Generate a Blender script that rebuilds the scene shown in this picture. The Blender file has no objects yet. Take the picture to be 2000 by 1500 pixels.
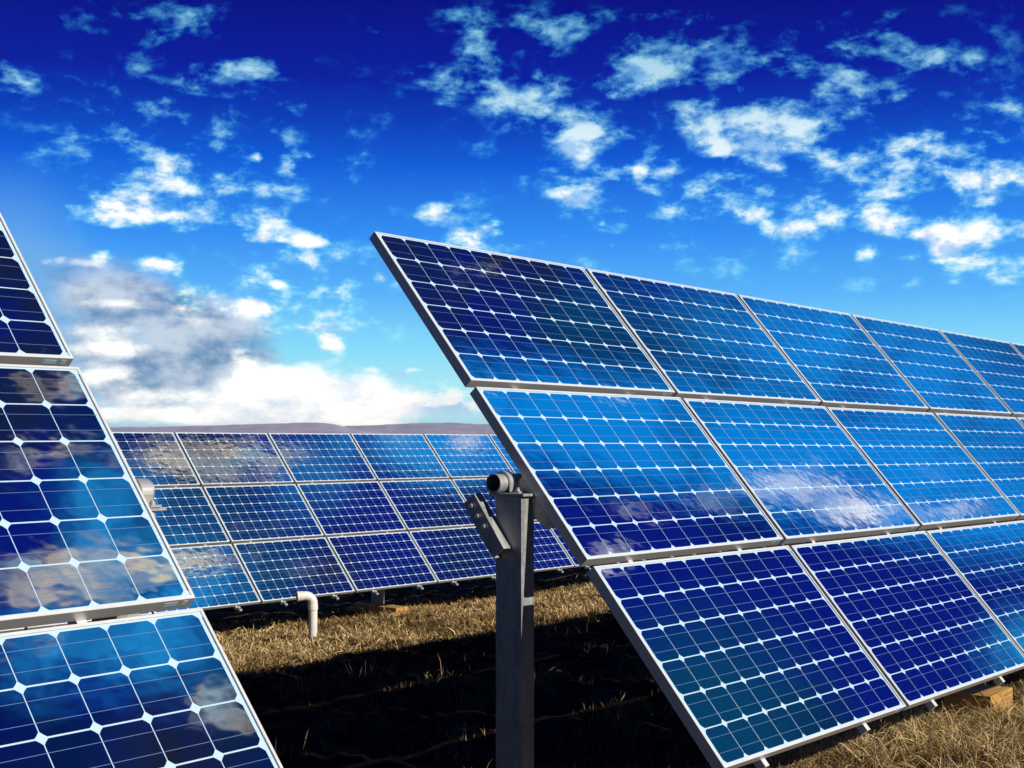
import bpy, math, random
import numpy as np
from mathutils import Vector, Matrix
R = math.radians
rng = np.random.default_rng(11); random.seed(5)
SC = bpy.context.scene
COL = SC.collection

# ------------------------------------------------------------------ camera
TH = R(2.43); HC = 1.70; FPX = 2675.5          # pitch, eye height, focal length in px of a 2000 px wide frame
cam = bpy.data.cameras.new('camera'); cam.sensor_width = 36; cam.lens = FPX / 2000 * 36
cam.clip_start = 0.05; cam.clip_end = 20000
cam_o = bpy.data.objects.new('camera', cam); COL.objects.link(cam_o)
cam_o.location = (0, 0, HC); cam_o.rotation_euler = (R(90) + TH, 0, 0)
SC.camera = cam_o
SC.view_settings.view_transform = 'Standard'; SC.view_settings.look = 'None'
SC.view_settings.exposure = 0; SC.view_settings.gamma = 1
SC.cycles.max_bounces = 6; SC.cycles.diffuse_bounces = 2; SC.cycles.glossy_bounces = 3
SC.cycles.transmission_bounces = 2; SC.cycles.caustics_reflective = False; SC.cycles.caustics_refractive = False

def ray(x, y):                                  # photograph pixel (2000 x 1500) -> world direction
    a, b = (x - 1000) / FPX, (y - 750) / FPX
    return Vector((a, math.cos(TH) - b * math.sin(TH), math.sin(TH) - b * -0 - b * math.cos(TH))).normalized()

# ------------------------------------------------------------------ sun
UH = Vector((.6376, .7704, 0)); PH = Vector((-.7704, .6376, 0))      # along the rows / across them, away from the viewer
PHI, EL = R(7.6), R(28.3)
SUN = (-PH * math.cos(PHI) + UH * math.sin(PHI)) * math.cos(EL) + Vector((0, 0, math.sin(EL)))
sl = bpy.data.lights.new('sun', 'SUN'); sl.energy = 5.0; sl.angle = R(0.5); sl.color = (1, .93, .80)
so = bpy.data.objects.new('sun', sl); COL.objects.link(so)
so.rotation_euler = SUN.to_track_quat('Z', 'Y').to_euler(); so.location = SUN * 50

# ------------------------------------------------------------------ sky
world = bpy.data.worlds.new('World'); SC.world = world; world.use_nodes = True
NT = world.node_tree; NT.nodes.clear()
class G:
    """tiny helper for wiring nodes"""
    def __init__(s, nt): s.nt = nt
    def n(s, t, **k):
        nd = s.nt.nodes.new(t)
        for a, b in k.items(): setattr(nd, a, b)
        return nd
    def put(s, sock, v):
        if hasattr(v, 'is_output'): s.nt.links.new(v, sock)
        elif v is not None: sock.default_value = v
    def math(s, op, a, b=None, c=None, clamp=False):
        nd = s.n('ShaderNodeMath', operation=op, use_clamp=clamp)
        for i, v in enumerate((a, b, c)): s.put(nd.inputs[i], v)
        return nd.outputs[0]
    def vmath(s, op, a, b=None):
        nd = s.n('ShaderNodeVectorMath', operation=op); s.put(nd.inputs[0], a)
        if b is not None: s.put(nd.inputs[1], b)
        return nd.outputs['Value' if op in ('DOT_PRODUCT', 'LENGTH') else 'Vector']
    def mix(s, f, a, b, blend='MIX'):
        nd = s.n('ShaderNodeMix', data_type='RGBA', blend_type=blend)
        s.put(nd.inputs[0], f)
        for i, v in ((6, a), (7, b)): s.put(nd.inputs[i], v if hasattr(v, 'is_output') else (*v, 1))
        return nd.outputs[2]
    def rng(s, v, a, b, c=0, d=1, smooth=False):
        nd = s.n('ShaderNodeMapRange'); nd.interpolation_type = 'SMOOTHSTEP' if smooth else 'LINEAR'
        s.put(nd.inputs[0], v)
        for i, q in enumerate((a, b, c, d)): s.put(nd.inputs[1 + i], q)
        return nd.outputs[0]
    def noise(s, vec, scale, detail=4, rough=.5, dist=0, col=False):
        nd = s.n('ShaderNodeTexNoise'); s.put(nd.inputs['Vector'], vec)
        nd.inputs['Scale'].default_value = scale; nd.inputs['Detail'].default_value = detail
        nd.inputs['Roughness'].default_value = rough; nd.inputs['Distortion'].default_value = dist
        return nd.outputs['Color' if col else 'Fac']
    def ramp(s, v, stops, interp='LINEAR'):
        nd = s.n('ShaderNodeValToRGB'); cr = nd.color_ramp; cr.interpolation = interp
        while len(cr.elements) < len(stops): cr.elements.new(.5)
        for e, (p, c) in zip(cr.elements, stops): e.position = p; e.color = (*c, 1)
        s.put(nd.inputs[0], v); return nd.outputs[0]
g = G(NT)
DIR = g.n('ShaderNodeTexCoord').outputs['Generated']
def blob(d, wr, wt, k=1.0, roll=0.0):           # soft patch of sky round direction d, half sizes in radians
    d = d.normalized(); rt = d.cross(Vector((0, 0, 1))).normalized(); up = rt.cross(d)
    c, s_ = math.cos(roll), math.sin(roll)
    a, b = rt * c + up * s_, up * c - rt * s_
    m = Matrix((a, d, b)).transposed()
    mp = g.n('ShaderNodeMapping', vector_type='TEXTURE'); g.put(mp.inputs[0], DIR)
    mp.inputs['Location'].default_value = d; mp.inputs['Rotation'].default_value = m.to_euler('XYZ')
    mp.inputs['Scale'].default_value = (wr, .9, wt)
    gr = g.n('ShaderNodeTexGradient', gradient_type='SPHERICAL'); g.put(gr.inputs[0], mp.outputs[0])
    return g.math('MULTIPLY', gr.outputs['Fac'], k)
def pblob(x, y, w, h, k=1.0, roll=0.0, grow=1.6):
    if w < 40: k *= 1.2
    return blob(ray(x, y), w * grow / FPX, h * grow / FPX, k, R(roll))
def ablob(az, el, wa, we, k=1.0, roll=0.0):
    az, el = R(az), R(el)
    return blob(Vector((math.sin(az) * math.cos(el), math.cos(az) * math.cos(el), math.sin(el))), R(wa), R(we), k, R(roll))
def total(l):
    s = l[0]
    for x in l[1:]: s = g.math('ADD', s, x)
    return g.math('MINIMUM', s, 1.15)
sep = g.n('ShaderNodeSeparateXYZ'); g.put(sep.inputs[0], DIR); Z = sep.outputs[2]
zr = g.rng(Z, 0, .5)
base = g.ramp(zr, [(0, (.62, .95, 1.0)), (.08, (.45, .90, 1.0)), (.135, (.26, .76, 1.0)), (.21, (.105, .47, .98)), (.30, (.03, .27, .90)),
                   (.40, (.002, .105, .68)), (.455, (0, .045, .48)), (.515, (0, .009, .34)), (.614, (0, .0008, .225)), (1, (0, .0008, .12))])
nish = g.n('ShaderNodeTexSky', sky_type='NISHITA'); nish.sun_disc = False; nish.sun_elevation = EL
nish.sun_rotation = math.atan2(SUN.x, SUN.y)
base = g.mix(1.0, base, g.mix(1.0, nish.outputs[0], (.0, .0005, .0025), 'MULTIPLY'), 'ADD')
# sky outside the view dimmed to keep the shaded surfaces dark
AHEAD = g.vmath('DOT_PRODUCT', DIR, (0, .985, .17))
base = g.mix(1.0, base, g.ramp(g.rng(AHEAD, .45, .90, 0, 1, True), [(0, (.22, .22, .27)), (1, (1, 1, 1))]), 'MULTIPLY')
# the sky beyond the frame, composed for the panel reflections: navy, azure, teal and dark patches
soft = g.noise(g.vmath('MULTIPLY', DIR, (1, 1, 1.6)), 15, 5, .55, .6)
softw = g.rng(soft, .34, .60, .15, 1.1)
navy = total([ablob(49, 37, 26, 34, 2.2)])
base = g.mix(g.rng(navy, 0, 1, 0, 1, True), base, g.mix(g.rng(g.noise(DIR, 9, 3, .5), .36, .60, 0, 1, True), (.0, .028, .17), (.0, .014, .50)))
az1 = total([ablob(39.2, 29, 4.5, 10, .72), ablob(45.6, 35, 3.6, 16, 1.8), ablob(41.5, 20, 5.5, 13, 1.0), ablob(45.5, 21, 3.4, 8, 1.2)])
az2 = total([ablob(57.5, 52.5, 4.5, 3.5, .8), ablob(39.3, 27, 4.5, 9.5, .62), ablob(47.3, 42.5, 2.3, 5, 1.2), ablob(61.0, 50.8, 4.5, 4.5, 1.3), ablob(65, 54, 4, 3.0, .9), ablob(51, 17.0, 3, 3.5, .9), ablob(55, 55, 3, 3, .5), ablob(50.5, 47, 3, 3, .6)])
teal = total([ablob(57.5, 28, 6, 7, 1.1), ablob(60, 47.5, 6, 2.6, 1), ablob(40, 37, 3, 4, .7), ablob(53, 50, 4, 3, .6)])
dark = total([ablob(37.2, 43, 4.6, 6.5, 1.6), ablob(41, 59.5, 9, 4.5, 1.5), ablob(69, 48, 5, 4, .9), ablob(56.5, 45, 3, 2, .7)])
base = g.mix(g.rng(teal, 0, .9, 0, .9, True), base, (.0, .15, .34))
base = g.mix(g.math('MULTIPLY', g.rng(az2, .05, .9, 0, 1, True), softw, clamp=True), base, (.03, .66, 1.60))
base = g.mix(g.math('MULTIPLY', g.rng(az1, 0, 1.35, 0, 1, True), g.rng(soft, .30, .52, .55, 1)), base, (.0, .66, 2.05))
base = g.mix(g.math('MULTIPLY', g.rng(dark, 0, .8, 0, .95, True), softw, clamp=True), base, (.02, .03, .06))
# cloud noise, flattened towards the horizon
flat = g.vmath('MULTIPLY', DIR, (1, 1, 1.75))
warp = g.vmath('SCALE', g.vmath('SUBTRACT', g.noise(flat, 9, 3, .5, 0, True), (.5, .5, .5)))
warp.node.inputs['Scale'].default_value = .022
P = g.vmath('ADD', flat, warp)
n1 = g.noise(P, 27, 12, .60, 0)
n2 = g.noise(g.vmath('ADD', P, (.008, .003, .016)), 27, 8, .60, 0)
fine = g.noise(P, 80, 7, .62, .1)
nn = g.math('ADD', g.math('MULTIPLY', g.math('SUBTRACT', n1, .5), 3.0), g.math('MULTIPLY', g.math('SUBTRACT', fine, .5), 1.1))
white = total([pblob(*b) for b in [
    (470, 132, 85, 32, .85), (355, 150, 45, 28, .45), (400, 178, 40, 12, .4), (345, 225, 20, 25, .55), (265, 25, 130, 38, .5), (370, 10, 60, 30, .4),
    (15, 135, 45, 40, .6), (180, 240, 50, 25, .38), (640, 170, 40, 30, .35), (730, 45, 30, 15, .4),
    (310, 350, 120, 48, 1), (205, 400, 80, 24, .85), (345, 420, 115, 22, .95, 5), (325, 298, 40, 24, .75),
    (525, 425, 55, 30, .9), (500, 463, 32, 10, .9), (585, 466, 36, 18, .95), (640, 472, 35, 9, .5), (305, 515, 45, 20, 1.1), (190, 498, 30, 11, .8),
    (430, 588, 95, 26, 1.1, -12), (505, 598, 30, 14, .7), (542, 553, 22, 12, .85), (550, 318, 28, 22, .8), (496, 300, 14, 11, .9), (600, 296, 22, 13, .75), (650, 301, 18, 9, .6),
    (628, 640, 65, 17, 1.0, -6), (645, 674, 26, 16, 1), (620, 595, 20, 12, .5), (512, 675, 14, 8, .6),
    (940, 440, 55, 22, .95), (940, 470, 85, 22, 1.15, -14), (852, 412, 38, 18, .85), (742, 541, 16, 14, .9), (1135, 383, 66, 27, 1.05), (1215, 407, 24, 8, .8), (1178, 432, 10, 8, .5),
    (865, 137, 80, 24, .85), (935, 85, 38, 34, .9), (900, 25, 50, 42, .6), (858, 190, 26, 22, .45), (1020, 172, 75, 45, .9), (1100, 215, 60, 42, .85),
    (1135, 278, 36, 34, 1.05), (1070, 290, 50, 34, .5), (1195, 262, 24, 26, .5), (990, 248, 26, 14, .55), (1090, 28, 100, 32, .75), (1090, 90, 40, 20, .4), (1250, 330, 14, 14, .9),
    (1330, 80, 95, 55, .85), (1250, 140, 52, 30, 1), (1400, 112, 80, 34, .7), (1200, 175, 26, 14, .5), (1320, 15, 70, 20, .5), (1480, 100, 60, 30, .4),
    (1430, 235, 120, 48, 1.05), (1470, 288, 80, 24, 1.05, -8), (1610, 225, 95, 48, .9), (1525, 322, 36, 20, .75), (1620, 305, 40, 14, .7), (1310, 330, 48, 18, .95, 10),
    (1650, 138, 50, 34, .7), (1740, 142, 45, 24, .7), (1700, 185, 50, 24, .5), (1785, 172, 28, 12, .5), (1850, 85, 75, 28, .8, -6), (1750, 48, 70, 38, .55), (1640, 70, 40, 25, .4),
    (1850, 290, 110, 52, .9, 8), (1780, 330, 50, 18, .7), (1985, 185, 28, 30, .55), (1520, 437, 80, 24, 1.0, -22), (1625, 398, 60, 34, .75), (1720, 435, 95, 27, 1.05),
    (1610, 345, 60, 30, .4), (1745, 375, 50, 25, .45), (1930, 350, 85, 30, 1), (1940, 440, 75, 44, 1.1), (1832, 456, 36, 15, 1), (1850, 488, 46, 18, 1.05), (1940, 512, 85, 15, .95), (1965, 540, 42, 13, 1.05),
    (1770, 500, 26, 13, .95), (1700, 492, 26, 17, .75), (1790, 552, 24, 14, .9), (1866, 553, 30, 12, .55), (1380, 460, 14, 8, .4), (1198, 478, 10, 10, .5), (1310, 525, 30, 6, .35),
    (715, 722, 60, 16, .8), (845, 792, 70, 24, 1), (880, 760, 35, 12, .7), (785, 730, 30, 12, .9), (826, 722, 22, 7, .85), (930, 800, 40, 16, .8)]])
field = total([pblob(*b) for b in [(500, 320, 300, 210, .34), (600, 620, 200, 120, .46), (1150, 320, 240, 190, .30), (1680, 380, 380, 230, .38), (150, 210, 180, 120, .26), (1450, 90, 420, 90, .26), (820, 765, 180, 45, .55)]])
white = g.math('MAXIMUM', white, field)
big = total([pblob(*b) for b in [(610, 800, 165, 70, 1.5), (550, 745, 80, 28, .9), (700, 790, 100, 38, 1.1), (470, 790, 90, 34, .9), (215, 680, 80, 16, .85), (190, 645, 60, 12, .6), (190, 735, 60, 22, .95), (265, 775, 60, 14, .85), (300, 815, 130, 14, .9), (240, 800, 80, 14, .8),
    (345, 770, 55, 18, .8), (380, 808, 90, 12, .6), (220, 592, 60, 8, .45), (150, 512, 50, 10, .6), (395, 628, 45, 11, .65), (450, 690, 40, 9, .5), (350, 602, 30, 8, .45), (480, 705, 30, 9, .5)]])
grey = total([pblob(*b) for b in [(320, 585, 150, 46, 1.0, -15), (250, 590, 80, 36, .7), (430, 655, 90, 56, 1.0), (430, 720, 110, 38, 1.1), (230, 640, 120, 60, .8), (220, 710, 120, 50, .8), (320, 785, 150, 40, .8), (150, 560, 90, 70, .45)]])
veil = total([pblob(10, 520, 120, 140, .8), pblob(100, 620, 120, 100, .7), pblob(200, 750, 120, 80, .7)])
grey_d = g.math('MULTIPLY', g.rng(g.math('ADD', grey, g.math('MULTIPLY', g.math('SUBTRACT', g.noise(P, 17, 7, .55, .2), .5), 1.6)), .02, 1.1, 0, .93, True), g.rng(grey, 0, .7, 0, 1, True))
white_d = g.math('MULTIPLY', g.rng(g.math('ADD', g.math('MULTIPLY', white, .95), nn), .22, 1.22, 0, 1, True), g.rng(Z, .16, .32, 1, .55))
white_d = g.math('MULTIPLY', white_d, g.rng(white, .0, .35))
big_d = g.rng(g.math('ADD', big, g.math('MULTIPLY', nn, .62)), .10, 1.15, 0, 1, True)
big_d = g.math('MULTIPLY', big_d, g.rng(big, .0, .15))
shade = g.rng(g.math('SUBTRACT', n1, n2), -.10, .06, 0, 1, True)
cwhite = g.mix(1.0, g.ramp(g.rng(Z, .19, .32), [(0, (1, 1, 1)), (1, (.50, .84, .93))]), g.mix(shade, (.50, .70, .97), (1.10, 1.08, 1.05)), 'MULTIPLY')
sky = g.mix(g.rng(veil, 0, 1, 0, .8, True), base, (.19, .45, .80))
sky = g.mix(grey_d, sky, g.mix(g.rng(g.noise(g.vmath('ADD', P, (.3, .1, .2)), 22, 7, .58, .1), .36, .62, 0, 1, True), (.12, .25, .47), (.62, .70, .82)))
sky = g.mix(big_d, sky, g.mix(g.rng(n1, .3, .6), (.86, .90, 1.0), (1.5, 1.44, 1.28)))
# thin cloud lets the blue through first
A = g.n('ShaderNodeCombineXYZ')
for k, e in enumerate((1.75, 1.0, .75)): g.put(A.inputs[k], g.math('POWER', white_d, e))
sky = g.vmath('ADD', sky, g.vmath('MULTIPLY', A.outputs[0], g.vmath('SUBTRACT', cwhite, sky)))
# clouds of the sky beyond the frame (mirrored in the panels)
mir = total([ablob(*b) for b in [(45.9, 26.2, 4.6, 1.5, 1.2, 82), (46.8, 24, 3.2, .9, .9, 82), (44.5, 40.3, 1.8, .7, 1.2, 80), (43.8, 35.2, 2.0, .7, 1.05, 80), (48.3, 30.5, 3, .8, .5, 82), (45.2, 20.3, 2.4, .9, .8, 82), (49.6, 33.4, 2.2, .6, .45, 80), (51.9, 33.8, 1.6, .5, .8, 80), (44.4, 22.5, 2, .7, .6, 82),
    (51.4, 53.2, 2.4, 1.3, 1.05, 78), (49.9, 50.0, 3.2, 1.3, 1.0, 78), (51.8, 51.0, 1.8, .7, .6, 78), (46.5, 40.6, 1.2, .8, .9, 80), (57, 46.6, 4.5, 1.0, .6, 75), (55, 49.5, 3.0, .8, .55, 75), (47.6, 44, 2, .6, .6, 80),
    (60.8, 54.6, 5.2, 1.8, 1.25, 71), (58.3, 51.0, 2.5, .9, 1.1, 71), (62.5, 56.0, 3, 1.0, .8, 71), (48.3, 57.5, 2.5, .8, .7, 75), (47.2, 56.2, 1.4, .8, .9, 75), (52, 55.5, 2.4, 1.0, .85, 75), (54, 57.8, 2.4, .9, .75, 75), (65.8, 54.6, 2.4, .9, .75, 70), (65.0, 47.0, 2.4, 1.4, .75, 70), (38, 41.5, 3.2, .8, .5, 80)]])
mv = g.n('ShaderNodeMapping', vector_type='TEXTURE'); g.put(mv.inputs[0], DIR)
mv.inputs['Rotation'].default_value = (R(40), 0, R(-48)); mv.inputs['Scale'].default_value = (1, 1, 2.6)
mir_n = g.noise(mv.outputs[0], 42, 8, .6, .5)
mir_d = g.rng(g.math('ADD', g.math('MULTIPLY', mir, .9), g.math('MULTIPLY', g.math('SUBTRACT', mir_n, .5), 2.7)), .20, 1.30, 0, .92, True)
mir_d = g.math('MULTIPLY', mir_d, g.rng(mir, 0, .2))
mcol = g.mix(g.rng(g.noise(mv.outputs[0], 60, 4, .6), .38, .62), (.6, 1.05, 1.35), (2.3, 1.85, 1.1))
sky = g.mix(mir_d, sky, g.mix(g.rng(Z, .55, .74), (2.7, 2.8, 2.9), mcol))
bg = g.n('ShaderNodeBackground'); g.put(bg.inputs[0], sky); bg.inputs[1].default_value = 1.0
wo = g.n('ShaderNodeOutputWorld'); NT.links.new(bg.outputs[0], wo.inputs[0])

# ------------------------------------------------------------------ materials
def mat(name, base=(.5, .5, .5), rough=.5, metal=0, ior=1.5, fn=None):
    m = bpy.data.materials.new(name); m.use_nodes = True
    b = m.node_tree.nodes['Principled BSDF']
    b.inputs['Base Color'].default_value = (*base, 1); b.inputs['Roughness'].default_value = rough
    b.inputs['Metallic'].default_value = metal; b.inputs['IOR'].default_value = ior
    if fn: fn(G(m.node_tree), b)
    return m
def f_cell(q, b):
    at = q.n('ShaderNodeAttribute', attribute_name='tone').outputs['Fac']
    oi = q.n('ShaderNodeObjectInfo').outputs['Random']
    t = q.math('FRACT', q.math('ADD', at, oi))
    co = q.n('ShaderNodeTexCoord').outputs['Object']
    st = q.noise(q.vmath('MULTIPLY', co, (5, 420, 1)), 1, 2, .5)          # the fine contact fingers
    c = q.mix(t, (.0008, .0022, .014), (.0012, .0045, .028))
    q.put(b.inputs['Base Color'], q.mix(q.rng(st, .35, .7), c, (.002, .006, .036)))
    q.put(b.inputs['Roughness'], q.rng(q.noise(co, 3.5, 4), .3, .7, .012, .035))
    bp = q.n('ShaderNodeBump'); bp.inputs['Strength'].default_value = .035; bp.inputs['Distance'].default_value = .02
    q.put(bp.inputs['Height'], q.noise(q.vmath('MULTIPLY', co, (1, 1.4, 1)), 6, 2)); q.put(b.inputs['Normal'], bp.outputs[0])
M_cell = mat('solar_cell', rough=.05, ior=3.7, fn=f_cell)
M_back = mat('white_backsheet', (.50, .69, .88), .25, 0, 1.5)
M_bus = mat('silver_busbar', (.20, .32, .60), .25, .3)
M_seal = mat('black_seal', (.02, .02, .022), .6)
def f_alu(q, b):
    co = q.n('ShaderNodeTexCoord').outputs['Object']
    n = q.noise(q.vmath('MULTIPLY', co, (6, 6, 60)), 3, 4)
    q.put(b.inputs['Base Color'], q.mix(n, (.66, .67, .68), (.80, .80, .80)))
    q.put(b.inputs['Roughness'], q.rng(n, .3, .7, .34, .5))
M_alu = mat('anodised_aluminium', rough=.42, metal=.15, fn=f_alu)
def f_side(q, b):
    co = q.n('ShaderNodeTexCoord').outputs['Object']
    n = q.noise(q.vmath('MULTIPLY', co, (8, 8, 90)), 3, 4)
    q.put(b.inputs['Base Color'], q.mix(n, (.60, .61, .62), (.74, .74, .74)))
M_side = mat('shaded_aluminium_side', rough=.42, metal=.45, fn=f_side)  # same aluminium as the lip, darker and more metallic so sides look shaded
def f_galv(q, b):
    co = q.n('ShaderNodeTexCoord').outputs['Object']
    v = q.n('ShaderNodeTexVoronoi'); q.put(v.inputs['Vector'], co); v.inputs['Scale'].default_value = 70
    n = q.noise(q.vmath('MULTIPLY', co, (1, 1, .35)), 16, 7, .68, .6)
    c = q.mix(q.rng(n, .32, .68), (.22, .235, .24), (.52, .535, .535))
    q.put(b.inputs['Base Color'], q.mix(q.math('MULTIPLY', q.n('ShaderNodeSeparateColor').outputs[0], .0), c, c))
    sc = [x for x in q.nt.nodes if x.type == 'SEPARATE_COLOR'][0]; q.put(sc.inputs[0], v.outputs['Color'])
    q.put(b.inputs['Base Color'], q.mix(q.math('MULTIPLY', sc.outputs[0], .35), c, (.55, .57, .58)))
    q.put(b.inputs['Roughness'], q.rng(n, .3, .7, .42, .62))
M_galv = mat('galvanised_steel', rough=.5, metal=.55, fn=f_galv)
M_bolt = mat('zinc_bolt', (.72, .72, .70), .35, .6)
M_black = mat('black_cable', (.03, .03, .03), .5)
def f_pvc(q, b):
    co = q.n('ShaderNodeTexCoord').outputs['Object']
    n = q.noise(co, 14, 6, .65)
    se = q.n('ShaderNodeSeparateXYZ'); q.put(se.inputs[0], co)
    dirt = q.math('MULTIPLY', q.rng(n, .42, .62), q.rng(se.outputs[2], .02, .22, .9, .06))
    q.put(b.inputs['Base Color'], q.mix(dirt, (.78, .77, .74), (.34, .27, .18)))
M_pvc = mat('white_plastic_pipe', rough=.4, fn=f_pvc)
def f_wood(q, b):
    co = q.n('ShaderNodeTexCoord').outputs['Object']
    gr = q.noise(q.vmath('MULTIPLY', co, (3, 60, 60)), 1, 5, .6, .6)
    st = q.noise(co, 7, 4)
    c = q.ramp(gr, [(.3, (.26, .12, .03)), (.5, (.52, .28, .075)), (.7, (.66, .40, .13))])
    q.put(b.inputs['Base Color'], q.mix(q.rng(st, .5, .75, 0, .6), c, (.16, .10, .05)))
M_wood = mat('weathered_timber', rough=.75, fn=f_wood)
def f_stone(q, b):
    co = q.n('ShaderNodeTexCoord').outputs['Object']
    q.put(b.inputs['Base Color'], q.ramp(q.noise(co, 18, 6, .65), [(.3, (.28, .23, .16)), (.6, (.58, .51, .40))]))
M_stone = mat('pale_stone', rough=.85, fn=f_stone)
def f_ground(q, b):
    co = q.n('ShaderNodeTexCoord').outputs['Object']
    a = q.noise(co, 1.3, 6, .6); f = q.noise(co, 38, 6, .7); pat = q.noise(co, .45, 4, .6, .5)
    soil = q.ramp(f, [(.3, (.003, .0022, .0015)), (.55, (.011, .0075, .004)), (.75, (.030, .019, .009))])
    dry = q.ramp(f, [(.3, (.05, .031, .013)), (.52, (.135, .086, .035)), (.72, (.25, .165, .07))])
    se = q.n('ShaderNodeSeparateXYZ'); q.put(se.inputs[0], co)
    # soil blackened where the front row's shadow falls; thatch of dead grass elsewhere
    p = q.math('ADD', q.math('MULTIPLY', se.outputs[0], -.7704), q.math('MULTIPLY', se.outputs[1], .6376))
    shadow_strip = q.math('MULTIPLY', q.rng(p, 3.2, 4.2, 0, 1, True), q.rng(q.math('ADD', p, a), 10.3, 11.4, 1, 0, True))
    cov = q.math('MULTIPLY', q.math('SUBTRACT', 1, shadow_strip), q.rng(pat, .30, .52))
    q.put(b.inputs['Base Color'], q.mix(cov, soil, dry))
    bp = q.n('ShaderNodeBump'); bp.inputs['Strength'].default_value = .9; bp.inputs['Distance'].default_value = .04
    q.put(bp.inputs['Height'], q.math('ADD', f, q.noise(co, 130, 3)))
    q.put(b.inputs['Normal'], bp.outputs[0])
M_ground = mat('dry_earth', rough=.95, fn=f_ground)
M_ground.node_tree.nodes['Principled BSDF'].inputs['Specular IOR Level'].default_value = .06
def f_straw(q, b):
    at = q.n('ShaderNodeAttribute', attribute_name='tone').outputs['Fac']
    q.put(b.inputs['Base Color'], q.ramp(at, [(0, (.065, .036, .012)), (.30, (.27, .165, .056)), (.6, (.56, .375, .15)), (.9, (.86, .66, .35)), (1, (.15, .15, .04))]))
M_straw = mat('dead_grass', rough=.7, fn=f_straw)
M_weed = mat('dry_weed_stem', (.12, .075, .035), .8)
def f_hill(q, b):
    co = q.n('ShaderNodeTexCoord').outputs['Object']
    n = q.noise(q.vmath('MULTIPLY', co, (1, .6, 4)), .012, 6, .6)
    q.put(b.inputs['Base Color'], q.ramp(n, [(.3, (.31, .28, .38)), (.55, (.41, .37, .47)), (.75, (.50, .45, .52))]))  # distance haze put into the colour: paler and bluer than the hillside
M_hill = mat('hazy_hill', rough=1, fn=f_hill)

# ------------------------------------------------------------------ mesh helpers
class MB:
    def __init__(s): s.v, s.f, s.m, s.sm = [], [], [], []
    def add(s, vs, fs, mi=0, smooth=False):
        o = len(s.v); s.v += [tuple(v) for v in vs]
        for f in fs: s.f.append([o + i for i in f]); s.m.append(mi); s.sm.append(smooth)
        return s
    def box(s, a, b, mi=0, M=None):
        vs = [Vector((x, y, z)) for z in (a[2], b[2]) for y in (a[1], b[1]) for x in (a[0], b[0])]
        if M is not None: vs = [M @ v for v in vs]
        return s.add(vs, [(0, 2, 3, 1), (4, 5, 7, 6), (0, 1, 5, 4), (2, 6, 7, 3), (0, 4, 6, 2), (1, 3, 7, 5)], mi)
    def tube(s, pts, rad, n=20, inner=None, cap=True, mi=0):
        pts = [Vector(p) for p in pts]; rad = rad if hasattr(rad, '__len__') else [rad] * len(pts)
        rings = []; prev = None
        for i, p in enumerate(pts):
            t = (pts[min(i + 1, len(pts) - 1)] - pts[max(i - 1, 0)]).normalized()
            if prev is None: a = t.orthogonal().normalized()
            else: a = (prev - t * prev.dot(t)).normalized()
            prev = a; b = t.cross(a)
            rings.append([(p, a, b, rad[i])])
        def ring(r, k): return [r[0][0] + (r[0][1] * math.cos(2 * math.pi * j / n) + r[0][2] * math.sin(2 * math.pi * j / n)) * r[0][3] * k for j in range(n)]
        vs = [q for r in rings for q in ring(r, 1)]; L = len(rings)
        fs = [(i * n + j, i * n + (j + 1) % n, (i + 1) * n + (j + 1) % n, (i + 1) * n + j) for i in range(L - 1) for j in range(n)]
        s.add(vs, fs, mi, True)
        if inner:
            vs2 = [q for r in rings for q in ring(r, inner)]
            s.add(vs2, [f[::-1] for f in fs], mi, True)
            for k in (0, L - 1):
                e = ring(rings[k], 1) + ring(rings[k], inner)
                s.add(e, [(j, n + j, n + (j + 1) % n, (j + 1) % n) for j in range(n)], mi)
        elif cap:
            s.add(ring(rings[0], 1), [tuple(range(n))[::-1]], mi); s.add(ring(rings[-1], 1), [tuple(range(n))], mi)
        return s
    def build(s, name, mats, parent=None, matrix=None, bevel=0):
        me = bpy.data.meshes.new(name); me.from_pydata(s.v, [], s.f)
        for m in (mats if isinstance(mats, (list, tuple)) else [mats]): me.materials.append(m)
        me.polygons.foreach_set('material_index', s.m); me.polygons.foreach_set('use_smooth', s.sm); me.update()
        return link(name, me, parent, matrix, bevel)
def link(name, me, parent=None, matrix=None, bevel=0):
    o = bpy.data.objects.new(name, me); COL.objects.link(o)
    if parent is not None: o.parent = parent
    if matrix is not None: o.matrix_local = matrix
    if bevel:
        md = o.modifiers.new('bevel', 'BEVEL'); md.width = bevel; md.segments = 2; md.limit_method = 'ANGLE'
    return o
def tag(o, label=None, cat=None, group=None, kind=None):
    for k, v in (('label', label), ('category', cat), ('group', group), ('kind', kind)):
        if v: o[k] = v
    return o
def empty(name, loc):
    o = bpy.data.objects.new(name, None); COL.objects.link(o); o.location = loc; o.empty_display_size = .2
    return o

# ------------------------------------------------------------------ ground
def gz(p):                                       # the field falls gently from the front row to the back row
    p = np.asarray(p, float)
    return np.interp(p, [2.7, 10.3, 14.9, 30], [0, -.52, -.91, -1.9])
_rk = [(a, R_ * math.cos(t), R_ * math.sin(t), p_) for a, R_, t, p_ in zip([.010, .010, .008, .008, .007, .006, .006, .005], [9, 12, 15, 19, 24, 30, 37, 46], np.random.default_rng(4).uniform(0, 6.28, 8), np.random.default_rng(5).uniform(0, 6.28, 8))]
def _rough(x, y):
    s = 0
    for a, kx, ky, p_ in _rk: s = s + a * np.sin(kx * x + ky * y + p_ + 1.6 * np.sin(.37 * ky * x - .41 * kx * y))
    return s
def lump(x, y):
    return .022 * np.sin(x * 2.3 + 1.3 * np.sin(y * 1.7)) * np.sin(y * 2.9 + x) + .012 * np.sin(x * 6.1 + y * 4.7) + .010 * np.sin(y * 8.3 - x * 5.2) + _rough(x, y)
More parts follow.
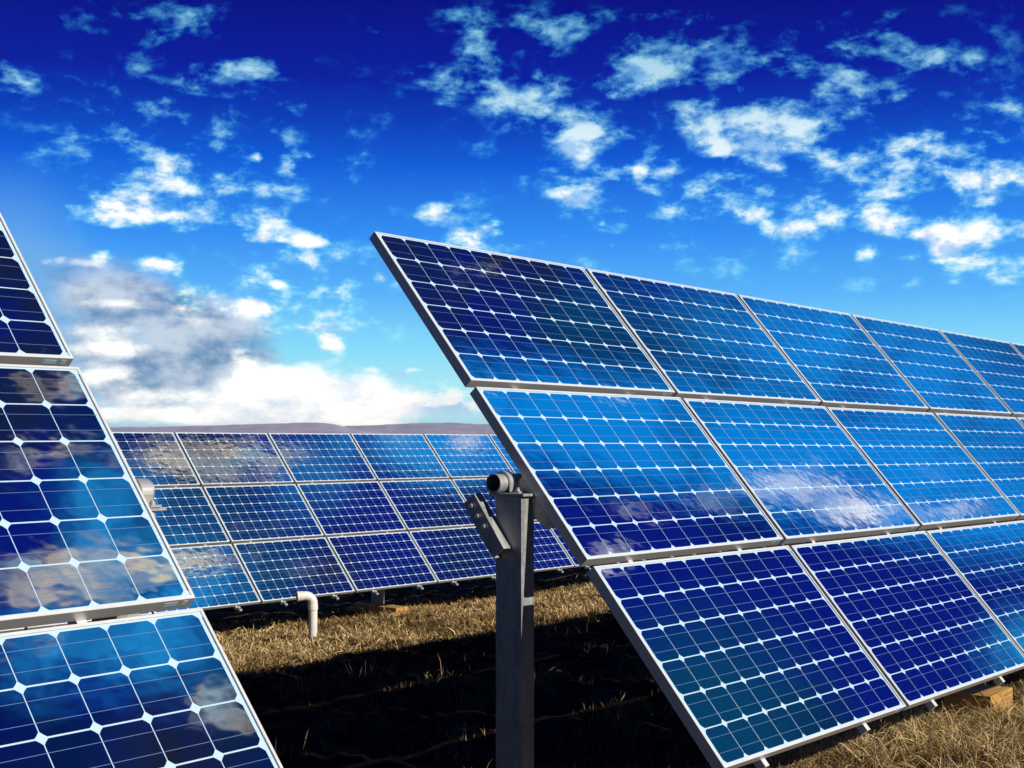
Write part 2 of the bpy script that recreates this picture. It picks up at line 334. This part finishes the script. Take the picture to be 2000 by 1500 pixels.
def ground_z(x, y):
    p = -.7704 * x + .6376 * y
    return gz(p) + lump(x, y)
def hit(x, y):
    d = ray(x, y); t = 1.0
    for _ in range(300):
        X = Vector((0, 0, HC)) + d * t; t += (X.z - float(ground_z(X.x, X.y))) * .8 / abs(d.z)
    return X
def ground_mesh():
    xs = np.unique(np.r_[-6000, -3000, -1200, -500, -200, -90, -45, np.arange(-24, -6, .2), np.arange(-6, 8, .055), np.arange(8, 24.01, .2), 45, 90, 200, 500, 1200, 3000, 6000])
    ys = np.unique(np.r_[-300, -120, -50, -20, -8, np.arange(-3, 5, .2), np.arange(5, 22, .055), np.arange(22, 34.01, .2), 45, 70, 120, 250, 500, 1000, 2000, 4000, 7000])
    X, Y = np.meshgrid(xs, ys); Zg = ground_z(X, Y)
    far = (np.abs(X) > 24) | (Y > 34) | (Y < -3)
    Zg = np.where(far, gz(-.7704 * X + .6376 * Y), Zg)
    me = bpy.data.meshes.new('ground'); nx, ny = len(xs), len(ys)
    i = np.arange(nx * ny).reshape(ny, nx)
    f = np.stack([i[:-1, :-1], i[:-1, 1:], i[1:, 1:], i[1:, :-1]], -1).reshape(-1, 4)
    me.vertices.add(nx * ny); me.vertices.foreach_set('co', np.stack([X, Y, Zg], -1).ravel())
    me.loops.add(f.size); me.loops.foreach_set('vertex_index', f.ravel())
    me.polygons.add(len(f)); me.polygons.foreach_set('loop_start', np.arange(0, f.size, 4)); me.polygons.foreach_set('use_smooth', np.ones(len(f), bool))
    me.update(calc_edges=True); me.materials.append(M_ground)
    return link('ground', me)
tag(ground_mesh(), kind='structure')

# hills: two long low ridges, heights read along the horizon
def ridge(name, prof, D, depth, seed, back):
    r_ = np.random.default_rng(seed)
    az = np.radians(np.linspace(-55, 55, 700)); px = 1000 + FPX * np.tan(az)
    ph = r_.uniform(0, 6.28, 8)
    y = np.interp(px, [a for a, _ in prof], [b for _, b in prof])
    y = y + sum(.9 / (k + 1) ** .6 * np.sin(px * (.011 * 1.7 ** k) + ph[k]) for k in range(8)) * .55
    top = (863.6 - y) / FPX * D / np.cos(az) * np.cos(az) + HC
    vs = []; rows = [(-depth, 0, -3.5), (-depth * .55, .42, 0), (-depth * .22, .8, 0), (0, 1, 0), (depth * .4, .75, 0), (depth, 0, -4)]
    for dd, k, dz in rows:
        d = (D + dd) / np.cos(az)
        gully = 1 + (0 if k in (0, 1) else .07) * np.sin(az * 260 + dd * .01) * np.sin(az * 97)
        vs.append(np.stack([np.sin(az) * d, np.cos(az) * d, np.maximum(top, 2) * k * gully - 1.9 * (1 - k) + dz], -1))
    V = np.concatenate(vs); n = len(az); L = len(rows)
    F = [(r * n + j, r * n + j + 1, (r + 1) * n + j + 1, (r + 1) * n + j) for r in range(L - 1) for j in range(n - 1)]
    me = bpy.data.meshes.new(name); me.from_pydata(V.tolist(), [], F); me.materials.append(M_hill)
    for p_ in me.polygons: p_.use_smooth = True
    return tag(link(name, me), kind='structure')
ridge('hills', [(-2000, 836), (-600, 840), (220, 835), (400, 832), (500, 828.5), (580, 826), (632, 825), (655, 828), (690, 836), (760, 846), (1100, 858), (1800, 848), (3500, 838)], 2600, 700, 3, 0)
ridge('hills', [(-2500, 850), (300, 846), (560, 834), (672, 832), (760, 828.5), (830, 826.5), (880, 825), (910, 827), (935, 828.5), (1000, 828), (1400, 836), (2200, 842), (4000, 836)], 4200, 900, 9, 1)

# ------------------------------------------------------------------ solar panel (x along the row, y down the slope, z to the back)
W, H = 1.64, .944; GU, GV = .036, .040
PU, PV = .1590, .1525; MU, MV = (W - 10 * PU) / 2, (H - 6 * PV) / 2
def laminate():
    mb = MB(); tone = []
    def quad(x0, y0, x1, y1, z, mi): mb.add([(x0, y0, z), (x0, y1, z), (x1, y1, z), (x1, y0, z)], [(0, 1, 2, 3)], mi); tone.append(0)
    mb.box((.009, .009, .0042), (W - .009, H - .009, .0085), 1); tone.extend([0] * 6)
    a, b = PU - .0034, PV - .0052; c = .0165
    for i in range(10):
        for j in range(6):
            x0 = MU + i * PU + .0017; y0 = MV + j * PV + .0026
            pts = []
            for (cx, cy, t0) in ((x0, y0, 180), (x0, y0 + b, 90), (x0 + a, y0 + b, 0), (x0 + a, y0, -90)):
                sx = 1 if cx == x0 else -1; sy = 1 if cy == y0 else -1
                e = [(cx + sx * c, cy), (cx + sx * c * .46, cy + sy * c * .46), (cx, cy + sy * c)]
                if (sx, sy) in ((1, -1), (-1, 1)): e = e[::-1]
                pts += e
            mb.add([(x, y, .0036) for x, y in pts], [tuple(range(len(pts)))], 0); tone.append(random.random())
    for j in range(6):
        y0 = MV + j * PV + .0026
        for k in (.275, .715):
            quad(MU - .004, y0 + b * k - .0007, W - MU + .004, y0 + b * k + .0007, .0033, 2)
    for x in (.0118, W - .0138): quad(x, .03, x + .002, H - .03, .0036, 3)
    me = bpy.data.meshes.new('solar_panel'); me.from_pydata(mb.v, [], mb.f)
    for m in (M_cell, M_back, M_bus, M_seal): me.materials.append(m)
    me.polygons.foreach_set('material_index', mb.m)
    at = me.attributes.new('tone', 'FLOAT', 'FACE'); at.data.foreach_set('value', np.array(tone, np.float32)); me.update()
    return me
ME_LAM = laminate()
def frame_mesh():
    lip, d = .0105, .048; mb = MB()
    o = [(0, 0), (W, 0), (W, H), (0, H)]; i = [(lip, lip), (W - lip, lip), (W - lip, H - lip), (lip, H - lip)]; ch = .0012
    oo = [(ch, ch), (W - ch, ch), (W - ch, H - ch), (ch, H - ch)]
    vs = [(x, y, 0) for x, y in oo] + [(x, y, ch) for x, y in o] + [(x, y, d) for x, y in o] + [(x, y, d) for x, y in i] + [(x, y, 0) for x, y in i]
    fs = []
    for a in range(4):
        q = [4 * a + k for k in range(4)]; r = [4 * ((a + 1) % 5) + k for k in range(4)]
        for k in range(4): fs.append((q[k], q[(k + 1) % 4], r[(k + 1) % 4], r[k]))
    for k in range(4): fs.append((16 + k, 16 + (k + 1) % 4, (k + 1) % 4, k))
    mb.add(vs, fs); me = bpy.data.meshes.new('frame'); me.from_pydata(mb.v, [], mb.f); me.materials.append(M_alu); me.materials.append(M_side)
    me.polygons.foreach_set('material_index', [1 if 4 <= i < 16 else 0 for i in range(len(fs))]); me.update()
    return me
ME_FRAME = frame_mesh()
def sticker_mesh(x0, x1, z0, z1):
    mb = MB().box((x0, H - .0005, z0), (x1, H + .0006, z1)); me = bpy.data.meshes.new('sticker'); me.from_pydata(mb.v, [], mb.f); me.materials.append(M_back); me.update(); return me
ME_ST = [sticker_mesh(W - .105, W - .058, .012, .031), sticker_mesh(W - .040, W - .022, .010, .031)]

# array planes, fitted to the photograph: origin at a top left front corner, U along the row, V down the slope
ARR = dict(
    near=((.6376, .7703, -.0062), (.4968, -.4173, -.7610), (-.6464, 6.4161, 2.6933)),
    left=((.6286, .7777, .0061), (.5120, -.4079, -.7559), (-1.9123, 4.9471, 2.6920)),
    back=((.6400, .7683, -.0004), (.5035, -.4198, -.7551), (-5.7660, 17.8080, 1.8373)))
VT = 3 * H + 2 * GV
def make_array(key, cols, label, tube_e0, tube_e1, tube_v, tube_n, rail_end=.032):
    U, V, T = (Vector(q) for q in ARR[key]); U.normalize(); V = (V - U * V.dot(U)).normalized(); N = U.cross(V)
    M = Matrix((U, V, N)).transposed().to_4x4(); M.translation = T
    ucols = [c * (W + GU) for c in cols]
    base = M @ Vector((ucols[0], VT * .5, .15)); base.z = float(ground_z(base.x, base.y))
    root = empty('solar_array', base); tag(root, label, 'solar array', 'rows of solar panels')
    Mi = Matrix.Translation(-base) @ M
    rr = random.Random(key)
    for u in ucols:
        for r in range(3):
            v = r * (H + GV)
            jit = Matrix.Rotation(R(rr.gauss(0, .16)), 4, 'X') @ Matrix.Rotation(R(rr.gauss(0, .13)), 4, 'Y')
            C_ = Matrix.Translation((W / 2, H / 2, 0))
            pm = Mi @ Matrix.Translation((u, v, 0)) @ C_ @ jit @ C_.inverted()
            p = link('solar_panel', ME_LAM, root, pm)
            link('frame', ME_FRAME, p)
            if key != 'back':
                for s in ME_ST: link('sticker', s, p)
        for k in (.215, .775):
            x = u + k * W
            MB().box((x - .016, .06, .0492), (x + .016, VT + rail_end, .088)).build('rail', M_alu, root, Mi)
            if key == 'back':
                mb = MB()
                for dv in (.035, .075): mb.box((x - .022 + dv * .2, VT + dv - .012, .02), (x + .018 + dv * .2, VT + dv + .012, .043))
                mb.build('bolt', M_bolt, root, Mi)
    ya = tube_v
    mb = MB().tube([(tube_e0, ya, tube_n), (tube_e1, ya, tube_n)], .0405, 28, inner=.86)
    mb.build('torque_tube', M_galv, root, Mi)
    # saddles that carry the rails on the tube
    for u in ucols:
        for k in (.215, .775):
            x = u + k * W
            mb = MB().box((x - .03, ya - .07, .0892), (x + .03, ya + .07, .095)); mb.box((x - .03, ya - .068, .0962), (x - .024, ya + .068, tube_n + .045)); mb.box((x + .024, ya - .068, .0962), (x + .03, ya + .068, tube_n + .045))
            mb.build('saddle', M_galv, root, Mi)
    # end crossbar behind the outer panels
    return root, Mi, M
TV = 1.5 * H + GV - .04
near, nMi, nM = make_array('near', range(0, 9), 'large near solar array on the right, its left edge just behind the steel post', -.085, 9 * (W + GU), TV, .14)
left_a, lMi, lM = make_array('left', range(-5, 0), 'solar array cut off by the left edge of the photo, with largest looking cells', -5 * (W + GU), -GU + .15, TV - .01, .14)
back_a, bMi, bM = make_array('back', range(-2, 10), 'farthest solar array, seen small behind the white bent pipe below the hills', -2 * (W + GU), 10 * (W + GU), TV, .14)
# end plate behind the left edge of the near array
pl = [(TV + .03, .050), (TV + .29, .050), (TV + .29, .098), (TV + .06, .165), (TV + .03, .165)]
MB().add([Vector((x, *q)) for x in (.012, .020) for q in pl], [(0, 1, 2, 3, 4), (9, 8, 7, 6, 5)] + [(i, i + 5, (i + 1) % 5 + 5, (i + 1) % 5) for i in range(5)]).build('end_plate', M_galv, near, nMi)
# thin cable hanging from the back array
cb = hit(812, 1166); ct = Vector(ray(808, 1141)) * (cb - Vector((0, 0, HC))).length * .985 + Vector((0, 0, HC))
MB().tube([ct, (ct + cb) / 2 + Vector((.03, 0, 0)), cb], .006, 6).build('cable', M_alu, back_a, Matrix.Translation(-back_a.location))

# ------------------------------------------------------------------ support posts
FR = Matrix((UH, PH, Vector((0, 0, 1)))).transposed().to_4x4()     # frame: x along the row, y across it, z up
def up(u, p, z): return UH * u + PH * p + Vector((0, 0, z))
def make_post(u0, u1, p0, p1, ztop, label, arm=True, ext=.02, tube=None):
    uc, pc = (u0 + u1) / 2, (p0 + p1) / 2
    b = up(uc, pc, 0); b.z = float(ground_z(b.x, b.y)) - .02
    root = empty('support_post', b); tag(root, label, 'post', 'galvanised support posts')
    Mi = Matrix.Translation(-b) @ FR; zb = b.z - .25
    mb = MB(); t = .006                                            # rolled channel, closed towards the viewer
    mb.box((u0, p0, zb), (u0 + t, p1, ztop)); mb.box((u0 + t, p0, zb), (u1, p0 + t, ztop)); mb.box((u0 + t, p1 - t, zb), (u1, p1, ztop)); mb.box((u1 - t, p0 + t, zb), (u1, p1 - t, ztop))
    mb.build('post', M_galv, root, Mi, .0018)
    MB().box((u0 - .012, p0 - .02, ztop + .001), (u1 + ext, p1 + .03, ztop + .012)).build('cap_plate', M_galv, root, Mi, .001)
    tu, tp, tz, r = tube                                           # strap round the tube
    mb = MB(); n = 14; us = (tu - .021, tu + .021)
    zs = ztop + .012
    prof = [(tp - r - .055, zs + .001), (tp - r - .003, zs + .001), (tp - r - .003, tz)] + [(tp - (r + .003) * math.cos(math.pi * i / n), tz + (r + .003) * math.sin(math.pi * i / n)) for i in range(1, n)] + [(tp + r + .003, tz), (tp + r + .003, zs + .001), (tp + r + .055, zs + .001)]
    def off(k):
        res = []
        for i, (y, z) in enumerate(prof):
            a = Vector(prof[max(i - 1, 0)]); c = Vector(prof[min(i + 1, len(prof) - 1)]); d = (c - a).normalized()
            res.append((y - d.y * k, z + d.x * k))
        return res
    op = off(.008); L = len(prof)
    vs = [(us[k], y, z) for k in (0, 1) for y, z in prof] + [(us[k], y, z) for k in (0, 1) for y, z in op]
    fs = []
    for i in range(L - 1): fs += [(2 * L + i, 2 * L + i + 1, 3 * L + i + 1, 3 * L + i), (i, L + i, L + i + 1, i + 1), (i, i + 1, 2 * L + i + 1, 2 * L + i), (L + i, 3 * L + i, 3 * L + i + 1, L + i + 1)]
    fs += [(0, 2 * L, 3 * L, L), (L - 1, 2 * L - 1, 4 * L - 1, 3 * L - 1)]
    st = MB().add(vs, fs).build('tube_strap', M_bolt, root, Mi)
    for sy in (-1, 1):
        y = tp + sy * (r + .035)
        MB().tube([(tu, y, zs - .040), (tu, y, zs + .024)], .006, 10).tube([(tu, y, zs + .0095), (tu, y, zs + .018)], .011, 6).tube([(tu, y, zs - .032), (tu, y, zs - .020)], .011, 6).build('bolt', M_bolt, st)
    if arm:                                                        # slanted channel bracket bolted to the side of the post
        A_, B_ = Vector((3.895, 1.458)), Vector((3.728, 1.232)); d = (B_ - A_).normalized(); nrm = Vector((d.y, -d.x))   # (p, z)
        if nrm.y < 0: nrm = -nrm
        Mx = Matrix(((1, 0, 0, 0), (0, d.x, nrm.x, A_.x), (0, d.y, nrm.y, A_.y), (0, 0, 0, 1)))
        Lg = (B_ - A_).length; w = .038
        mb = MB(); uo = u0 - .052
        mb.box((uo, 0, -w), (uo + .005, Lg, w), 0, Mx); mb.box((uo + .005, 0, w - .005), (u0 - .001, Lg, w), 0, Mx); mb.box((uo + .005, 0, -w), (u0 - .001, Lg, -w + .005), 0, Mx)
        ar = mb.build('bracket', M_galv, root, Mi, .001)
        for k in (.035, .09, .145):
            q0 = Mx @ Vector((uo - .011, k, -.004 + k * .05)); q1 = Mx @ Vector((uo, k, -.004 + k * .05))
            MB().tube([q0, q1], .010, 6).build('bolt', M_bolt, ar)
    return root
def tube_point(M, u): return M @ Vector((u, TV, .14))
def frame_pos(X): return X.dot(UH), X.dot(PH), X.z
tu, tp, tz = frame_pos(tube_point(nM, .035))
make_post(4.466, 4.551, 3.645, 3.786, tz - .0405 - .013, 'dark galvanised steel post with a slanted bolted bracket at its top', True, tube=(4.512, tp, tz, .0405))
tu, tp, tz = frame_pos(tube_point(lM, .02))
make_post(tu - .07, tu + .015, tp - .07, tp + .07, tz - .0405 - .013, 'post behind the left array, only its capped top and bolt peeking past the panel edge', False, ext=.085, tube=(tu + .055, tp, tz, .0405))
u_b = 14.97
Xb = Vector(ARR['back'][2]); du = (u_b - Xb.dot(UH))
tu, tp, tz = frame_pos(tube_point(bM, du - .1))
make_post(tu - .06, tu + .06, tp - .08, tp + .08, tz - .054, 'shaded post under the far array beside the stacked planks', False, tube=(tu, tp, tz, .0405))

# ------------------------------------------------------------------ bent white pipe
X = hit(617, 1243); rt = empty('vent_pipe', X); tag(rt, 'white plastic pipe with a bent top standing in sunlit dry grass before the far array', 'pipe')
r = .051; hh = .43
MB().tube([(0, 0, -.1), (.004, 0, hh * .5), (0, 0, hh)], r, 24, cap=False).build('riser', M_pvc, rt)
dirh = Vector((-.93, -.36, 0)).normalized(); er = .095
arc = [Vector((0, 0, hh - .05))] + [Vector((0, 0, hh - .0)) + dirh * er * (1 - math.cos(a)) + Vector((0, 0, er * math.sin(a))) for a in np.linspace(0, math.pi / 2, 9)]
arc += [arc[-1] + dirh * .05]
el = MB().tube(arc, r * 1.10, 24, inner=.88).build('elbow', M_pvc, rt)
c0 = arc[-1]; MB().tube([c0 - dirh * .015, c0 + dirh * .05 + Vector((0, 0, -.004))], r * 1.17, 24, inner=.86).build('collar', M_pvc, el)
MB().tube([(0, 0, hh - .075), (0, 0, hh - .02)], r * 1.16, 24, inner=.88).build('collar', M_pvc, el)

# ------------------------------------------------------------------ timber
def plank(name, loc, size, ang, label, cat, group=None, tilt=0):
    sx, sy, sz = size
    o = MB().box((-sx / 2, -sy / 2, 0), (sx / 2, sy / 2, sz)).build(name, M_wood, None, None, .004)
    o.location = loc; o.rotation_euler = (0, tilt, ang); tag(o, label, cat, group)
    return o
X = hit(786, 1196)
aw = math.atan2(PH.y, PH.x)
for k, (lab, dx) in enumerate((('lower wooden plank of the two stacked under the far array', .03), ('upper wooden plank of the two stacked under the far array', 0))):
    L_ = 1.0 - .12 * k
    c = X + Vector((math.cos(aw), math.sin(aw), 0)) * (L_ / 2 - .02 * k) 
    plank('wooden_plank', (c.x, c.y, X.z - .012 + .0625 * k), (L_, .29 - .02 * k, .060), aw + .03 * k, lab, 'plank', 'planks under the far array')
X = hit(1956, 1396) + UH * .11 + PH * .17
ab = math.atan2(UH.y, UH.x) + .02
c = X + UH * .20 + PH * .15
plank('timber_block', (c.x, c.y, float(ground_z(c.x, c.y)) - .015), (.40, .30, .180), ab, 'squared yellow timber block lying in the grass under the lower edge of the right array', 'timber block')

# ------------------------------------------------------------------ stones and weeds
def stone(x, y, wpx, label, sq=.6):
    X = hit(x, y); s = wpx / 2 * (X - Vector((0, 0, HC))).length / FPX
    import bmesh
    bm = bmesh.new(); bmesh.ops.create_icosphere(bm, subdivisions=3, radius=1)
    ph = [random.uniform(0, 6) for _ in range(6)]
    for v in bm.verts:
        c = v.co; k = 1 + .16 * math.sin(3 * c.x + ph[0]) * math.sin(2.6 * c.y + ph[1]) + .10 * math.sin(5.5 * c.z + ph[2] + 3 * c.x) + .05 * math.sin(9 * c.y + ph[3])
        v.co = Vector((c.x * s * k, c.y * s * k * .8, c.z * s * k * sq))
    me = bpy.data.meshes.new('stone'); bm.to_mesh(me); bm.free(); me.materials.append(M_stone)
    for p_ in me.polygons: p_.use_smooth = True
    o = link('stone', me); o.location = X + Vector((0, 0, s * sq * .45)); o.rotation_euler = (0, 0, random.uniform(0, 6))
    tag(o, label, 'stone', 'pale stones in the grass'); return o
for a in [(1153, 1134, 18, 'round pale stone at the foot of the right array edge, past the post'), (727, 1209, 11, 'pale stone in the sunlit grass right of the white pipe'), (858, 1207, 13, 'flat pale stone lying below and right of the stacked planks'),
          (920, 1172, 8, 'small pale stone between the planks and the steel post'), (598, 1231, 10, 'pale stone against the left foot of the white pipe'), (543, 1270, 17, 'flat pale stone lower left of the white pipe near the shadow edge'), (884, 1232, 9, 'small stone just above the shadow edge left of the steel post'),
          (1088, 1168, 8, 'small stone right of the steel post in sunlit grass'), (506, 1252, 9, 'pale stone nearest the left array, in sunlit grass'), (1812, 1391, 11, 'small white stone under the right array edge next to the timber block'), (1686, 1436, 10, 'small white stone in the shadow below the right array edge, far from the block')]:
    stone(*a)
def weed(x, y, hpx, label, nb, lean=0, pale=False):
    X = hit(x, y); d = (X - Vector((0, 0, HC))).length; h = hpx * d / FPX
    mb = MB(); r0 = max(.0022, d * .00020)
    tip = Vector((lean * h, .1 * h, h))
    def branch(a, b, r_, dep):
        m = (a + b) / 2 + Vector((random.gauss(0, .06), random.gauss(0, .06), random.gauss(0, .03))) * (b - a).length
        mb.tube([a, m, b], [r_, r_ * .8, r_ * .45], 5)
        if dep:
            for _ in range(random.randint(2, 4)):
                k = random.uniform(.3, .95); o = a.lerp(b, k)
                dv = Vector((random.gauss(0, .55), random.gauss(0, .55), random.uniform(.4, 1))).normalized() * (b - a).length * random.uniform(.2, .42)
                branch(o, o + dv, r_ * .6, dep - 1)
    for k in range(nb): branch(Vector((random.gauss(0, .01), random.gauss(0, .01), -.01)), tip * random.uniform(.6, 1) + Vector((random.gauss(0, .12), random.gauss(0, .12), 0)) * h, r0, 2)
    o = mb.build('dry_weed', M_straw if pale else M_weed); o.location = X
    if pale:
        at = o.data.attributes.new('tone', 'FLOAT', 'FACE'); at.data.foreach_set('value', np.full(len(o.data.polygons), .75, np.float32))
    return tag(o, label, 'weed', 'dry weed stalks')
weed(722, 1252, 78, 'tall thin dark weed stalk in the grass right of the white pipe', 2)
weed(512, 1232, 60, 'dry weed under the far array close to the left array edge', 3, .1)
weed(838, 1337, 34, 'forked pale twig in the shaded ground left of the steel post', 2, -.2, True)
weed(910, 1432, 36, 'pale upright straw stalk in the shade near the foot of the steel post', 2, .0, True)

# ------------------------------------------------------------------ dead grass: blades nobody could count
def blades(n, sampler, name, lmin, lmax, width, lie, pal, seed, curl=.5):
    r_ = np.random.default_rng(seed)
    xy = sampler(n, r_); n = len(xy); x, y = xy[:, 0], xy[:, 1]
    dist = np.hypot(x, y); z = ground_z(x, y) - .004
    L = r_.uniform(lmin, lmax, n) * r_.uniform(.5, 1.15, n); w = width * np.clip(dist / 8, .55, 2.2) * r_.uniform(.6, 1.3, n)
    a = r_.uniform(0, 2 * np.pi, n); lean = np.clip(r_.normal(lie * .6, .35, n), .03, 1.5)
    pts = [np.stack([x, y, z], -1)]
    for k in range(3):
        h = np.stack([np.cos(a) * np.sin(lean), np.sin(a) * np.sin(lean), np.cos(lean)], -1)
        q = pts[-1] + h * (L / 3)[:, None]
        q[:, 2] = np.maximum(q[:, 2], ground_z(q[:, 0], q[:, 1]) + .004 + .022 * r_.random(n))
        pts.append(q); lean = np.clip(lean + r_.uniform(.05, curl, n) * lie, 0, 2.0); a = a + r_.normal(0, .45, n)
    az = a + np.pi / 2 + r_.normal(0, .6, n); s = np.stack([np.cos(az), np.sin(az), .5 * r_.normal(0, 1, n)], -1) * w[:, None]
    V = np.stack([pts[0] - s, pts[0] + s, pts[1] - s * .9, pts[1] + s * .9, pts[2] - s * .7, pts[2] + s * .7, pts[3]], 1).reshape(-1, 3)
    i = np.arange(n)[:, None] * 7
    loops = (i + np.array([[0, 1, 3, 2, 2, 3, 5, 4, 4, 5, 6]])).ravel()
    me = bpy.data.meshes.new(name); me.vertices.add(len(V)); me.vertices.foreach_set('co', V.ravel())
    me.loops.add(len(loops)); me.loops.foreach_set('vertex_index', loops)
    me.polygons.add(3 * n); me.polygons.foreach_set('loop_start', (np.arange(n)[:, None] * 11 + np.array([[0, 4, 8]])).ravel()); me.update(calc_edges=True)
    tone = np.clip(r_.beta(1.3, 1.5, n) * .95 * pal(x, y), 0, .93); tone[r_.random(n) < .04] = 1
    at = me.attributes.new('tone', 'FLOAT', 'FACE'); at.data.foreach_set('value', np.repeat(tone, 3).astype(np.float32))
    me.materials.append(M_straw)
    return tag(link(name, me), kind='stuff')
def in_up(u0, u1, p0, p1, dens=None):
    def s(n, r_):
        u = r_.uniform(u0, u1, n); p = r_.uniform(p0, p1, n)
        xy = np.stack([u * UH.x + p * PH.x, u * UH.y + p * PH.y], -1)
        k = .42 + .55 * np.sin(xy[:, 0] * 2.1 + 1.7 * np.sin(xy[:, 1] * 1.3)) * np.sin(xy[:, 1] * 2.7 + xy[:, 0]) + .35 * np.sin(xy[:, 0] * 8.3 + xy[:, 1] * 3.1) * np.sin(xy[:, 1] * 7.7 - xy[:, 0] * 2.9)
        if dens is not None: k = k * dens(u, p)
        return xy[r_.random(n) < np.clip(k + .2, .12, 1) * (1 if dens is None else np.clip(dens(u, p) * 3, 0, 1))]
    return s
def pal(x, y):
    a = np.sin(x * 1.1 + 2 * np.sin(y * .7)) + .8 * np.sin(x * 3.3 - y * 2.1 + 1.5 * np.sin(y * 1.9 + x)) + .6 * np.sin(x * 7.1 + y * 6.3)
    return np.clip(.86 + .34 * a, .2, 1.45)
def strip(u, p): return np.clip((p - 9.9) / .5, 0.0, 1) * np.clip((16.2 - p) / .8, 0, 1)
blades(290000, in_up(5, 24, 9.6, 16.4, strip), 'dry_grass', .05, .17, .0028, 1.25, pal, 1)
def fore(u, p): return np.clip((3.75 - p) / .3, 0, 1)
blades(210000, in_up(6.0, 11.5, .9, 3.8, fore), 'dry_grass', .08, .27, .0021, 1.35, lambda x, y: 1.3 * pal(x, y), 2)
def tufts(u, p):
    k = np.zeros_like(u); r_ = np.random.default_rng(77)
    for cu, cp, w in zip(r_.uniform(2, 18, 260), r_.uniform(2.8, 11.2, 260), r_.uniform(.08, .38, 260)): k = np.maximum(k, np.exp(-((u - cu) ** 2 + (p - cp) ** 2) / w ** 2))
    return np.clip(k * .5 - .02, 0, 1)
blades(90000, in_up(3, 17, 3.7, 11.4, tufts), 'dry_grass', .05, .24, .0018, .65, lambda x, y: .55 + 0 * x, 3)  # straw in the front row's shadow toned darker to deepen the shade

# ------------------------------------------------------------------ air between here and the hills
MH = bpy.data.materials.new('air'); MH.use_nodes = True; nt = MH.node_tree; nt.nodes.clear()
pv = nt.nodes.new('ShaderNodeVolumePrincipled'); pv.inputs['Density'].default_value = .00009; pv.inputs['Color'].default_value = (.45, .62, 1, 1)
om = nt.nodes.new('ShaderNodeOutputMaterial'); nt.links.new(pv.outputs[0], om.inputs['Volume'])
hz = MB().box((-7000, -400, -9), (7000, 7300, 75)).build('haze', MH); tag(hz, kind='stuff')
